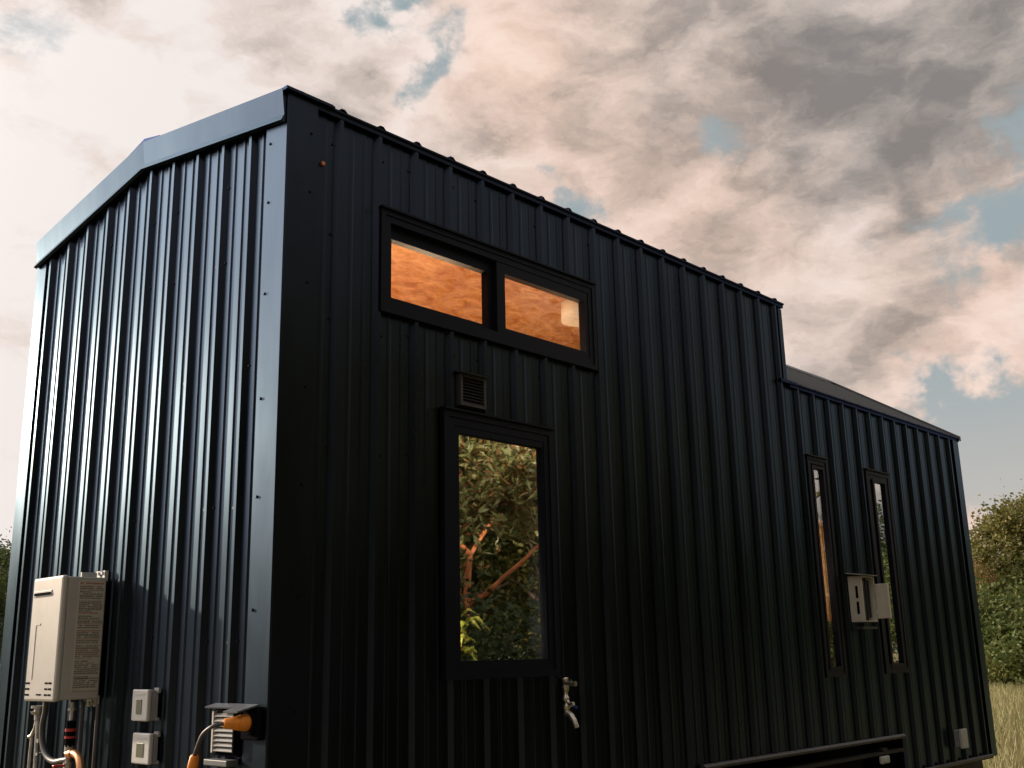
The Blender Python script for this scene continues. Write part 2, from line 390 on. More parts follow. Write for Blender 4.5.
# pine door casing just inside the first slit window
mb = MB()
mb.box(4.93, 4.96, .105, .165, 1.86, 2.60); mb.box(4.93, 4.96, .172, .215, 1.86, 2.60); mb.box(4.93, 4.96, .222, .34, 1.86, 2.60)
mb.build('door_casing', M['pine'], house)
# louvred wall vent under the strip window
mb = MB()
vx0, vx1, vz0, vz1 = .995, 1.168, 2.83, 2.985
rect_frame(mb, vx0, vx1, vz0, vz1, .014, -.040, .0)
for i in range(8):
    z = vz0 + .018 + i * .0155
    mb.prism([(-.036, z), (-.020, z + .012), (-.018, z + .010), (-.034, z - .002)], 'x', vx0 + .012, vx1 - .012)
mb.box(vx0 + .012, vx1 - .012, -.012, -.006, vz0 + .012, vz1 - .012, 1)
mb.prism([(-.062, vz1 - .002), (-.0, vz1 + .014), (0, vz1 + .020), (-.066, vz1 + .004)], 'x', vx0 - .012, vx1 + .006)
mb.build('louvred_vent', [M['louvre'], M['slot']], house)
# trailer
mb = MB()
for y in (.12, WID - .22): mb.box(-.05, LEN + .05, y, y + .1, .52, ZB - .032)
k = 0
while k * .61 < LEN: mb.box(k * .61 + .05, k * .61 + .12, .22, WID - .22, .60, ZB - .034); k += 1
mb.prism([(-.05, .12), (-.05, .22), (-1.35, WID / 2 + .05), (-1.35, WID / 2 - .05)], 'z', .52, .64)
mb.prism([(-.05, WID - .12), (-.05, WID - .22), (-1.34, WID / 2 - .05), (-1.34, WID / 2 + .05)], 'z', .522, .638)
mb.build('trailer_frame', M['frame'], house)
mb = MB(); mb.box(ARCH[0] + .01, ARCH[1] - .01, -.05, .13, .93, .95); mb.box(ARCH[0] + .01, ARCH[1] - .01, .12, .13, .60, .93)
mb.box(5.10, 5.17, -.052, -.02, .952, .975)
mb.build('fender', M['frame'], house)
mb = MB(); mb.box(5.02, 5.15, -.075, -.051, .875, .925, 0, .008); mb.box(5.045, 5.085, -.082, -.074, .885, .915, 0, .004); mb.build('marker_lamp', M['lt_pl'], house)
def wheel(x, y):
    t = MB(); n = 40; r = .36
    prof_ = [(-.10, .24), (-.105, .30), (-.095, .345), (-.07, .36), (.07, .36), (.095, .345), (.105, .30), (.10, .24)]
    vs = [(x + q * math.cos(a), y + d, r + q * math.sin(a)) for a in [2 * math.pi * j / n for j in range(n)] for d, q in prof_]
    m_ = len(prof_)
    t.add(vs, [(j * m_ + i, j * m_ + (i + 1) % m_, ((j + 1) % n) * m_ + (i + 1) % m_, ((j + 1) % n) * m_ + i) for j in range(n) for i in range(m_)], 0, True)
    w = t.build('wheel', M['tyre'], house)
    r_ = MB(); r_.cyl((x, y - .07, .36), (x, y + .07, .36), .241, 32); r_.cyl((x, y - .10, .36), (x, y - .07, .36), .06, 16)
    for j in range(5):
        a = 2 * math.pi * j / 5; r_.cyl((x + .1 * math.cos(a), y - .085, .36 + .1 * math.sin(a)), (x + .1 * math.cos(a), y - .07, .36 + .1 * math.sin(a)), .014, 6)
    r_.build('rim', M['rim'], w)
for x in (3.78, 4.62):
    for y in (.09 - .02, WID - .07): wheel(x, y)

# ------------------------------------------------------------------ water heater
D = .235; hy0, hy1, hz0, hz1 = 1.345, 1.665, 1.505, 2.072
ht = empty('water_heater', (0, 1.5, hz0), 'off-white tankless water heater with a long warning label, on the ribbed end wall', 'water heater')
mb = MB(); mb.box(-D + .03, -.022, hy0 + .004, hy1 - .004, hz0 + .006, hz1 - .006, 0, .006); mb.build('casing', M['heater2'], ht)
mb = MB(); mb.box(-D, -D + .032, hy0, hy1, hz0, hz1, 0, .012)
# raised edge of the pressed panel: an inverted L line
mb.box(-D - .0022, -D + .002, hy1 - .075, hy1 - .067, hz0 + .10, hz0 + .345, 1)
mb.box(-D - .0022, -D + .002, hy1 - .118, hy1 - .067, hz0 + .345, hz0 + .353, 1)
for r_ in range(3):
    for c_ in range(2): mb.box(-D - .002, -D + .004, hy0 + .035 + c_ * .038, hy0 + .062 + c_ * .038, hz0 + .026 + r_ * .026, hz0 + .034 + r_ * .026, 2)
    mb.box(-D - .002, -D + .004, hy1 - .055, hy1 - .012, hz0 + .026 + r_ * .026, hz0 + .034 + r_ * .026, 2)
mb.box(-D - .002, -D + .004, hy0 + .135, hy0 + .185, hz0 + .028, hz0 + .034, 2)
fc = mb.build('front_cover', [M['heater'], M['heater2'], M['slot']], ht)
mb = MB(); mb.box(-D - .003, -D + .01, hy1 - .215, hy1 - .02, hz1 - .092, hz1 - .062, 0, .003)
mb.box(-D - .007, -D - .0035, hy1 - .205, hy1 - .035, hz1 - .084, hz1 - .072, 1)
mb.build('exhaust_slot', [M['grey_pl'], M['slot']], ht)
mb = MB()
mb.box(-.13, -.055, hy0 + .04, hy0 + .052, hz1 - .008, hz1 + .018); mb.box(-.022, -.004, hy0 + .03, hy0 + .12, hz1 - .02, hz1 + .03)
for y in (hy0 + .05, hy0 + .09): mb.cyl((-.022, y, hz1 + .018), (-.030, y, hz1 + .018), .008, 8)
mb.build('wall_bracket', M['lt_pl'], ht)
mb = MB(); mb.box(-.022, -.004, hy0 + .03, hy0 + .12, hz0 - .03, hz0 + .02)
for y in (hy0 + .05, hy0 + .09): mb.cyl((-.022, y, hz0 - .016), (-.030, y, hz0 - .016), .008, 8)
mb.build('wall_bracket', M['lt_pl'], ht)
# warning label with lines of print
M['paper'] = mat('label_paper', (.50, .49, .43), .6); M['ink'] = mat('label_print', (.17, .165, .155), .7); M['inkr'] = mat('label_red_print', (.38, .13, .10), .7)
mb = MB(); lx0, lx1 = -.155, -.030; lz0, lz1 = hz0 + .045, hz1 - .022
yl = hy0 + .003
mb.box(lx0, lx1, yl - .002, yl + .002, lz0, lz1, 0)
z = lz1 - .010; rr = random.Random(3); row = 0
red = {0, 1, 14, 19, 22, 26, 31, 33}
while z > lz0 + .012:
    x = lx0 + .004; h = .0048 if row % 6 else .0062
    mi = 2 if row in red else 1
    if rr.random() < .12: h = .003
    while x < lx1 - .012:
        w = rr.uniform(.004, .014)
        if x + w > lx1 - .004: break
        if rr.random() < .93: mb.box(x, x + w, yl - .0026, yl - .0021, z - h, z, mi)
        x += w + rr.uniform(.0015, .003)
        if rr.random() < .06 and x > lx0 + .06: break
    z -= h + (.0042 if row % 7 else .010); row += 1
mb.box(lx0 + .003, lx1 - .003, yl - .0026, yl - .0021, lz0 + .052, lz0 + .056, 1)
mb.build('warning_label', [M['paper'], M['ink'], M['inkr']], ht)

# pipes under the heater
def bez(pts, n=8):
    # catmull-rom through pts
    P_ = [Vector(p) for p in pts]; P_ = [P_[0] * 2 - P_[1]] + P_ + [P_[-1] * 2 - P_[-2]]; out = []
    for i in range(1, len(P_) - 2):
        for j in range(n):
            t = j / n; a, b, c, d = P_[i - 1:i + 3]
            out.append(.5 * ((2 * b) + (c - a) * t + (2 * a - 5 * b + 4 * c - d) * t * t + (3 * b - a - 3 * c + d) * t ** 3))
    out.append(P_[-2]); return out
mb = MB(); mb.tube(bez([(-.13, 1.655, 1.52), (-.13, 1.655, 1.455), (-.13, 1.672, 1.39), (-.13, 1.655, 1.31), (-.13, 1.60, 1.255), (-.13, 1.52, 1.235), (-.13, 1.43, 1.245), (-.13, 1.385, 1.25)]), .0135, 10)
mb.build('flex_hose', M['cable'], ht)
mb = MB()
mb.cyl((-.13, 1.375, 1.50), (-.13, 1.375, 1.42), .010, 10); mb.cyl((-.13, 1.375, 1.475), (-.13, 1.375, 1.462), .02, 6); mb.cyl((-.13, 1.375, 1.30), (-.13, 1.375, 1.02), .014, 10)
mb.cyl((-.13, 1.375, 1.312), (-.13, 1.375, 1.285), .022, 6); mb.cyl((-.13, 1.375, 1.24), (-.13, 1.375, 1.21), .022, 6); mb.cyl((-.13, 1.40, 1.275), (-.13, 1.33, 1.275), .012, 8)
mb.build('supply_pipe', M['steelpipe'], ht)
mb = MB(); mb.cyl((-.13, 1.375, 1.42), (-.13, 1.375, 1.305), .021, 12, 0); mb.cyl((-.13, 1.375, 1.385), (-.13, 1.375, 1.372), .025, 12, 1); mb.cyl((-.13, 1.375, 1.352), (-.13, 1.375, 1.342), .025, 12, 1)
mb.build('valve', [M['slot'], M['redv']], ht)
mb = MB(); mb.box(-.20, -.13, 1.366, 1.384, 1.222, 1.232, 0, .002); mb.build('valve_handle', M['redv'], ht)
mb = MB(); mb.tube(bez([(-.13, 1.375, 1.275), (-.132, 1.315, 1.279), (-.135, 1.265, 1.262), (-.138, 1.235, 1.22), (-.138, 1.222, 1.15), (-.138, 1.222, .95)]), .0165, 12)
mb.cyl((-.13, 1.375, 1.275), (-.131, 1.335, 1.278), .021, 12); mb.build('copper_elbow', M['copper'], ht)
mb = MB(); mb.cyl((-.07, 1.40, 1.50), (-.07, 1.40, .9), .010, 10); mb.cyl((-.06, 1.27, 1.49), (-.06, 1.27, .9), .009, 10); mb.build('conduit', M['cable'], ht)

# gas regulator / shut-off left of the hoses
rg = empty('gas_valve', (-.10, 1.79, 1.2), 'shiny steel valve on two pipes at the far left below the water heater', 'valve')
mb = MB(); mb.cyl((-.10, 1.80, 1.478), (-.10, 1.80, 1.466), .034, 16); mb.cyl((-.10, 1.80, 1.466), (-.10, 1.80, 1.452), .020, 16); mb.cyl((-.10, 1.80, 1.452), (-.10, 1.80, 1.438), .038, 16, 0, .028); mb.cyl((-.10, 1.80, 1.438), (-.10, 1.795, 1.41), .018, 12)
mb.build('valve_cap', M['steelpipe'], rg)
mb = MB(); mb.tube([(-.10, 1.795, 1.415), (-.10, 1.815, 1.37), (-.10, 1.845, 1.335), (-.10, 1.875, 1.33)], [.013, .012, .012, .011], 10)
mb.tube([(-.10, 1.845, 1.335), (-.10, 1.85, 1.25), (-.10, 1.85, .9)], .009, 10); mb.build('branch_pipe', M['steelpipe'], rg)
mb = MB(); mb.tube([(-.10, 1.790, 1.41), (-.10, 1.782, 1.3), (-.10, 1.775, 1.15), (-.10, 1.775, .9)], .012, 10); mb.box(-.115, -.085, 1.74, 1.76, 1.31, 1.325); mb.box(-.115, -.085, 1.74, 1.76, 1.25, 1.262); mb.build('riser_pipe', M['steelpipe'], rg)

# two outlet boxes
def outlet_box(y0, y1, z0, z1, d, label):
    e = empty('outlet_box', (-.02, (y0 + y1) / 2, z0), label, 'outlet box', 'grey outlet boxes on the end wall')
    mb = MB(); mb.box(-d + .028, -.020, y0 + .006, y1 - .006, z0 + .004, z1 - .004, 0, .004); mb.box(-d + .022, -d + .030, y0 + .003, y1 - .003, z0 + .002, z1 - .002)
    mb.box(-.030, -.0195, y0 - .006, y0 + .03, z1 - .016, z1 + .006); mb.box(-.030, -.0195, y0 - .006, y0 + .03, z0 + .002, z0 + .014); mb.build('back_box', M['grey_pl'], e)
    mb = MB(); mb.box(-d, -d + .020, y0, y1, z0, z1, 0, .006); mb.box(-d - .002, -d + .004, y0 + .03, y1 - .04, z0 + .108 * (z1 - z0) / .13, z0 + .113 * (z1 - z0) / .13); cv = mb.build('cover', M['lt_pl'], e)
    mb = MB(); mb.box(-d - .0025, -d + .004, y0 + .045, y1 - .042, z0 + .028, z1 - .040, 0, .002); mb.build('cover_window', M['lens'], cv)
outlet_box(.795, .930, 1.425, 1.556, .075, 'upper of the two grey outlet boxes to the right of the water heater')
outlet_box(.776, .925, 1.250, 1.376, .065, 'lower of the two grey outlet boxes to the right of the water heater')

# louvred grille with hood near the corner
lv = empty('louvred_grille', (0, .24, 1.29), 'louvred grille with pale slats beside the orange plug near the corner', 'vent grille')
mb = MB()
y0, y1, z0, z1 = .165, .325, 1.318, 1.474
rect_frame_pts = (y0, y1, z0, z1)
mb.box(-.030, -.020, y0 - .01, y1 + .01, z0 - .012, z1 + .012, 1)
for i in range(8):
    z = z0 + .006 + i * .0185
    mb.prism([(-.046, z), (-.030, z + .011), (-.030, z + .013), (-.047, z + .0025)], 'y', y0 + .012, y1 - .012, 0)
mb.box(-.048, -.030, y1 - .010, y1, z0, z1, 0); mb.box(-.048, -.030, y0, y0 + .010, z0, z1, 1)
mb.build('slats', [M['lt_pl'], M['slot']], lv)
mb = MB(); mb.prism([(-.070, 1.487), (-.0215, 1.498), (-.0215, 1.504), (-.072, 1.492)], 'y', .13, .345); mb.build('hood', M['hoodm'], lv)
mb = MB(); mb.box(-.075, -.0215, .165, .33, 1.272, 1.296, 0, .004); mb.build('drip_tray', M['hoodm'], lv)
# power inlet on the corner trim
pi = empty('power_inlet', (0, .06, 1.4), 'black power inlet on the corner trim with its lid flipped up', 'power inlet')
mb = MB(); mb.box(-.045, -.0215, .005, .125, 1.372, 1.495, 0, .006); mb.cyl((-.045, .055, 1.438), (-.062, .055, 1.438), .045, 20); mb.build('inlet_body', M['slot'], pi)
mb = MB(); mb.prism([(-.035, 1.497), (-.130, 1.476), (-.131, 1.482), (-.035, 1.504)], 'y', .02, .115); mb.build('lid', M['hoodm'], pi)
# power cord
pc = empty('extension_cord', (-.1, .1, 1.2), 'thick grey power cord with orange plugs hanging from the inlet near the corner', 'power cord')
mb = MB(); mb.tube([(-.058, .050, 1.438), (-.066, .051, 1.438), (-.085, .054, 1.438), (-.125, .061, 1.439), (-.152, .066, 1.439), (-.158, .067, 1.439)], [.026, .031, .030, .022, .019, .012], 16); 
for xx in (-.09, -.10, -.11): mb.tube([(xx - .002, .056, 1.4385), (xx + .002, .056, 1.4385)], [.0295 - (-xx - .09) * .2] * 2, 16)
mb.build('plug', M['orange'], pc)
mb = MB(); mb.tube(bez([(-.155, .067, 1.439), (-.185, .090, 1.432), (-.19, .150, 1.402), (-.18, .205, 1.35), (-.17, .238, 1.315), (-.165, .262, 1.25), (-.16, .28, 1.0), (-.16, .30, .5), (-.2, .32, .03)], 8), .0078, 10); mb.build('cable', M['cable'], pc)
mb = MB(); mb.tube([(-.171, .232, 1.322), (-.170, .237, 1.315), (-.167, .252, 1.280), (-.164, .266, 1.23)], [.010, .017, .020, .017], 14); mb.build('plug', M['orange'], pc)

# ------------------------------------------------------------------ things on the long side
fa = empty('outdoor_faucet', (1.71, 0, 1.45), 'nickel outdoor faucet with curved spout, low on the black wall right of the picture window', 'faucet')
mb = MB()
x = 1.712
mb.tube(bez([(x, -.020, 1.552), (x, -.022, 1.530), (x + .004, -.019, 1.49), (x, -.022, 1.455), (x + .002, -.026, 1.43), (x, -.024, 1.395), (x, -.028, 1.378)], 5), [.0150 + .0035 * math.sin(i * .9) for i in range(31)], 12)
mb.build('body', M['nickel'], fa)
mb = MB(); mb.tube([(x, -.020, 1.528), (x, -.045, 1.524), (x, -.058, 1.528), (x, -.070, 1.522), (x, -.090, 1.524)], [.016, .011, .015, .011, .013], 10); mb.build('handle', M['nickel'], fa)
mb = MB(); mb.tube(bez([(x, -.026, 1.452), (x, -.040, 1.432), (x, -.056, 1.425), (x, -.072, 1.430)], 4), [.012, .011, .010, .009, .009, .009, .010, .011, .012, .012, .012, .011, .010], 10); mb.build('handle', M['nickel'], fa)
mb = MB(); mb.tube(bez([(x, -.030, 1.385), (x, -.050, 1.374), (x, -.068, 1.355), (x, -.078, 1.336), (x + .002, -.086, 1.316)], 4), [.017 - .0003 * i for i in range(17)], 12); mb.build('spout', M['nickel'], fa)
mb = MB(); mb.cyl((x, -.078, 1.415), (x, -.094, 1.412), .007, 8); mb.build('blue_cap', M['blue'], fa)

ub = empty('utility_box', (4.95, 0, 1.84), 'cream utility box with its cover swung open, between the two slit windows', 'utility box')
mb = MB(); bx0, bx1, bz0, bz1, bd = 4.875, 5.075, 1.845, 2.165, .125
mb.box(bx0, bx0 + .008, -bd, -.020, bz0, bz1); mb.box(bx1 - .008, bx1, -bd, -.020, bz0, bz1); mb.box(bx0 + .008, bx1 - .008, -bd, -.020, bz0, bz0 + .008); mb.box(bx0 + .008, bx1 - .008, -bd, -.020, bz1 - .008, bz1)
for (a, b) in ((1.90, 1.985), (2.01, 2.095)): mb.box(bx0 - .002, bx0 + .003, -.090, -.072, a, b, 1)
mb.build('housing', [M['cream'], M['slot']], ub)
mb = MB(); mb.box(bx0 + .009, bx1 - .009, -.065, -.03, bz0 + .009, bz1 - .009); 
for i in range(4): mb.box(bx0 + .02 + i * .04, bx0 + .035 + i * .04, -.105, -.066, bz0 + .03, bz1 - .03)
mb.build('breaker_block', M['louvre'], ub)
mb = MB(); mb.prism([(-.150, bz1 + .004), (-.0, bz1 + .022), (0, bz1 + .028), (-.153, bz1 + .009)], 'x', bx0 - .035, bx1 + .01); mb.build('rain_hood', M['lt_pl'], ub)
mb = MB(); mb.box(bx1 - .012, bx1 + .012, -.228, -.128, 1.866, 2.112, 0, .005); mb.box(bx1 - .010, bx1 + .010, -.132, -.112, 1.90, 1.93); mb.box(bx1 - .010, bx1 + .010, -.132, -.112, 2.06, 2.09)
mb.build('cover', M['cream'], ub)
mb = MB(); mb.box(bx0 + .01, bx1 + .03, -.10, -.021, 1.795, 1.812); mb.build('bracket', M['louvre'], ub)

ob = empty('socket_box', (6.5, 0, .88), 'small pale socket box low on the black wall at the far end of the house', 'outlet box')
mb = MB(); mb.box(6.455, 6.555, -.062, -.020, .885, 1.012, 0, .004); mb.build('back_box', M['grey_pl'], ob)
mb = MB(); mb.box(6.445, 6.565, -.090, -.064, .875, 1.022, 0, .006); mb.build('cover', M['lt_pl'], ob)

# loft lamp seen through the right pane of the strip window
# potted plant and lamp live inside the house
pl = empty('potted_plant', (1.25, .26, .8), 'yellow-green leafy plant showing at the lower left inside the picture window', 'plant')
mb = MB(); mb.tube([(1.25, .26, .80), (1.25, .26, 1.05), (1.25, .26, 1.07)], [.09, .12, .125], 20); mb.build('pot', M['terra'], pl)
rr = random.Random(5)
def leaf(mb, base, d, ln, w, droop=.3, mi=0, fold=.25):
    d = Vector(d).normalized(); s_ = d.cross(Vector((0, 0, 1)))
    if s_.length < .05: s_ = Vector((1, 0, 0))
    s_.normalize(); n = s_.cross(d).normalized()
    b = Vector(base); m = b + d * ln * .5; t = b + d * ln - Vector((0, 0, droop * ln))
    mb.add([b, m + s_ * w * .5 + n * w * fold, t, m - s_ * w * .5 + n * w * fold, m], [(0, 1, 4), (1, 2, 4), (2, 3, 4), (3, 0, 4)], mi)
mb = MB()
for i in range(60):
    z = rr.uniform(1.35, 1.86); a = rr.uniform(0, 6.28); q = rr.uniform(.0, .05)
    leaf(mb, (1.24 + q * math.cos(a), .25 + q * math.sin(a), z), (math.cos(a), math.sin(a), rr.uniform(-.2, .8)), rr.uniform(.08, .14), rr.uniform(.04, .06), .5)
mb.build('leaves', M['leaf_p'], pl, fix=False)
mb = MB(); mb.tube([(1.25, .26, 1.05), (1.24, .26, 1.5), (1.24, .25, 1.85)], [.01, .007, .004], 8); mb.build('stem', M['bark'], pl)

def pixel_free(): pass
lp = empty('loft_lamp', (2.66, .56, 3.0), 'white lamp on a thin stand behind the right pane of the strip window', 'lamp')
M['shade'] = mat('white_shade', (.85, .88, .85), .6)
mb = MB(); mb.tube([(2.66, .56, 3.74), (2.66, .56, 3.75), (2.66, .56, 3.87), (2.66, .56, 3.88)], [.06, .125, .12, .03], 24); mb.build('lamp_shade', M['shade'], lp)
mb = MB(); mb.cyl((2.66, .56, 3.0), (2.66, .56, 3.745), .008, 8); mb.cyl((2.66, .56, 3.0), (2.66, .56, 3.02), .08, 20); mb.build('stand', M['slot'], lp)

# ------------------------------------------------------------------ loft lights, and unseen fill lights added inside
def lamp(name, loc, e, col, size=.15):
    l = bpy.data.lights.new(name, 'POINT'); l.energy = e; l.color = col; l.shadow_soft_size = size
    o = bpy.data.objects.new(name, l); o.location = loc; COL.objects.link(o); return o
lamp('loft_light', (1.6, .9, 3.25), 29, (1, .74, .46), .2)
lamp('loft_light', (3.3, 1.2, 3.3), 12, (1, .66, .36), .2)
lamp('plant_fill', (.98, .22, 1.80), 30.0, (1, .8, .55), .01)  # unseen fill light added to brighten the potted plant
lamp('casing_fill', (4.35, .42, 2.25), 9, (1, .66, .40), .05)  # unseen fill light added to brighten the pine casing

# ------------------------------------------------------------------ ground
gm = bpy.data.materials.new('meadow'); gm.use_nodes = True; N = gm.node_tree.nodes; L = gm.node_tree.links; b = N['Principled BSDF']; b.inputs['Roughness'].default_value = .95
tc = N.new('ShaderNodeTexCoord'); n = N.new('ShaderNodeTexNoise'); n.inputs['Scale'].default_value = .9; n.inputs['Detail'].default_value = 10; n.inputs['Roughness'].default_value = .7; L.new(tc.outputs['Object'], n.inputs['Vector'])
r = N.new('ShaderNodeValToRGB'); L.new(n.outputs['Fac'], r.inputs['Fac'])
cr = r.color_ramp; cr.elements[0].position = .32; cr.elements[0].color = (.12, .11, .045, 1); cr.elements[1].position = .66; cr.elements[1].color = (.33, .27, .14, 1)
L.new(r.outputs['Color'], b.inputs['Base Color'])
n2 = N.new('ShaderNodeTexNoise'); n2.inputs['Scale'].default_value = 22; n2.inputs['Detail'].default_value = 4; L.new(tc.outputs['Object'], n2.inputs['Vector'])
bp = N.new('ShaderNodeBump'); bp.inputs['Strength'].default_value = .9; bp.inputs['Distance'].default_value = .06; L.new(n2.outputs['Fac'], bp.inputs['Height']); L.new(bp.outputs['Normal'], b.inputs['Normal'])
mb = MB(); rr = random.Random(2)
G = 48; ext = 400
def gz(x, y):
    d = math.hypot(x - 3, y - 1)
    return 0 if d < 14 else (math.sin(x * .09) * math.cos(y * .11) * .18) * min(1, (d - 14) / 20)
def gc(i): t = i / G * 2 - 1; return ext * (abs(t) ** 2.2) * (1 if t > 0 else -1)
vs = [(gc(i), gc(j), gz(gc(i), gc(j))) for j in range(G + 1) for i in range(G + 1)]
mb.add(vs, [(j * (G + 1) + i, j * (G + 1) + i + 1, (j + 1) * (G + 1) + i + 1, (j + 1) * (G + 1) + i) for j in range(G) for i in range(G)], 0, True)
tag(mb.build('ground', gm), kind='structure')

# grass tufts (uncountable)
M['grass'] = leaf_mat('dry_grass_blades', [(.32, .29, .13), (.42, .37, .20), (.24, .27, .10), (.46, .40, .23), (.18, .23, .08)], .3, .7)
rng = np.random.default_rng(4)
cam0 = np.array([-2.44, -3.63])
def blades(n, rmin, rmax, a0, a1, h0, h1, w):
    rad = np.sqrt(rng.uniform(rmin ** 2, rmax ** 2, n)); a = np.radians(rng.uniform(a0, a1, n))
    x = cam0[0] + rad * np.cos(a); y = cam0[1] + rad * np.sin(a)
    keep = ~((x > -.3) & (x < LEN + .3) & (y > -.4) & (y < WID + .3)); x, y, rad = x[keep], y[keep], rad[keep]; n = len(x)
    h = rng.uniform(h0, h1, n); ang = rng.uniform(0, 6.28, n); lean = rng.normal(0, .3, (n, 2)) * h[:, None]
    ww = w * (1 + rad * .03); dx = np.cos(ang) * ww; dy = np.sin(ang) * ww
    v = np.empty((n, 3, 3)); v[:, 0] = np.c_[x - dx, y - dy, np.full(n, -.02)]; v[:, 1] = np.c_[x + dx, y + dy, np.full(n, -.02)]; v[:, 2] = np.c_[x + lean[:, 0], y + lean[:, 1], h]
    return v.reshape(-1, 3)
vv = np.concatenate([blades(42000, 10, 50, 8, 26, .10, .42, .012), blades(9000, 3, 14, -60, 120, .04, .14, .006), blades(14000, 8, 48, 60, 82, .1, .35, .012), blades(12000, 14, 45, -60, 8, .1, .4, .015)])
me = bpy.data.meshes.new('grass'); nf = len(vv) // 3
me.vertices.add(len(vv)); me.vertices.foreach_set('co', vv.ravel()); me.loops.add(len(vv)); me.loops.foreach_set('vertex_index', np.arange(len(vv)))
me.polygons.add(nf); me.polygons.foreach_set('loop_start', np.arange(0, len(vv), 3)); me.polygons.foreach_set('loop_total', np.full(nf, 3)); me.update(calc_edges=True); me.materials.append(M['grass'])
go = bpy.data.objects.new('grass', me); COL.objects.link(go); tag(go, 'tall dry tan grass over the meadow', 'grass', kind='stuff')

# ------------------------------------------------------------------ trees
def mesh_from(name, V, Fq, mats, mi=None, quads=4):
    me = bpy.data.meshes.new(name); me.from_pydata([tuple(v) for v in V], [], [tuple(f) for f in Fq])
    for m in mats: me.materials.append(m)
    if mi is not None: me.polygons.foreach_set('material_index', mi)
    me.update(); return me

def grow(h, spread, levels, rng_, trunk_frac=.35, r0=None, lean=.1, nb=4):
    """returns list of tubes (points, radii) and tip positions"""
    tubes = []; tips = []
    r0 = r0 or h * .028
    def branch(p, d, ln, r, lv):
        pts = [p.copy()]; rad = [r]; q = p.copy(); dd = d.copy(); n = 5
        for i in range(n):
            dd = (dd + Vector((rng_.gauss(0, .13), rng_.gauss(0, .13), rng_.gauss(.03, .07)))).normalized()
            q = q + dd * ln / n; pts.append(q.copy()); rad.append(r * (1 - .55 * (i + 1) / n))
            if lv >= 1 and lv < levels and i >= 1 and rng_.random() < .8:
                side = dd.orthogonal().normalized(); side.rotate(Matrix.Rotation(rng_.uniform(0, 6.28), 3, dd))
                branch(q, (dd * .55 + side * .8).normalized(), ln * rng_.uniform(.45, .65), rad[-1] * .6, lv + 1)
            if lv >= levels - 1 and i >= 2: tips.append(q.copy())
        tubes.append((pts, rad)); tips.append(q.copy())
        if lv == 0:
            for k in range(nb + 2):
                a = k * 2.4 + rng_.uniform(0, .8); e = rng_.uniform(.25, 1.0)
                dv = Vector((math.cos(a) * spread, math.sin(a) * spread, e)).normalized()
                pp = pts[-1] if k % 2 else pts[-2]
                branch(pp, dv, (h - h * trunk_frac) * rng_.uniform(.5, .8), rad[-2] * .7, 1)
    branch(Vector((0, 0, -.1)), Vector((rng_.gauss(0, lean), rng_.gauss(0, lean), 1)).normalized(), h * trunk_frac, r0, 0)
    return tubes, tips

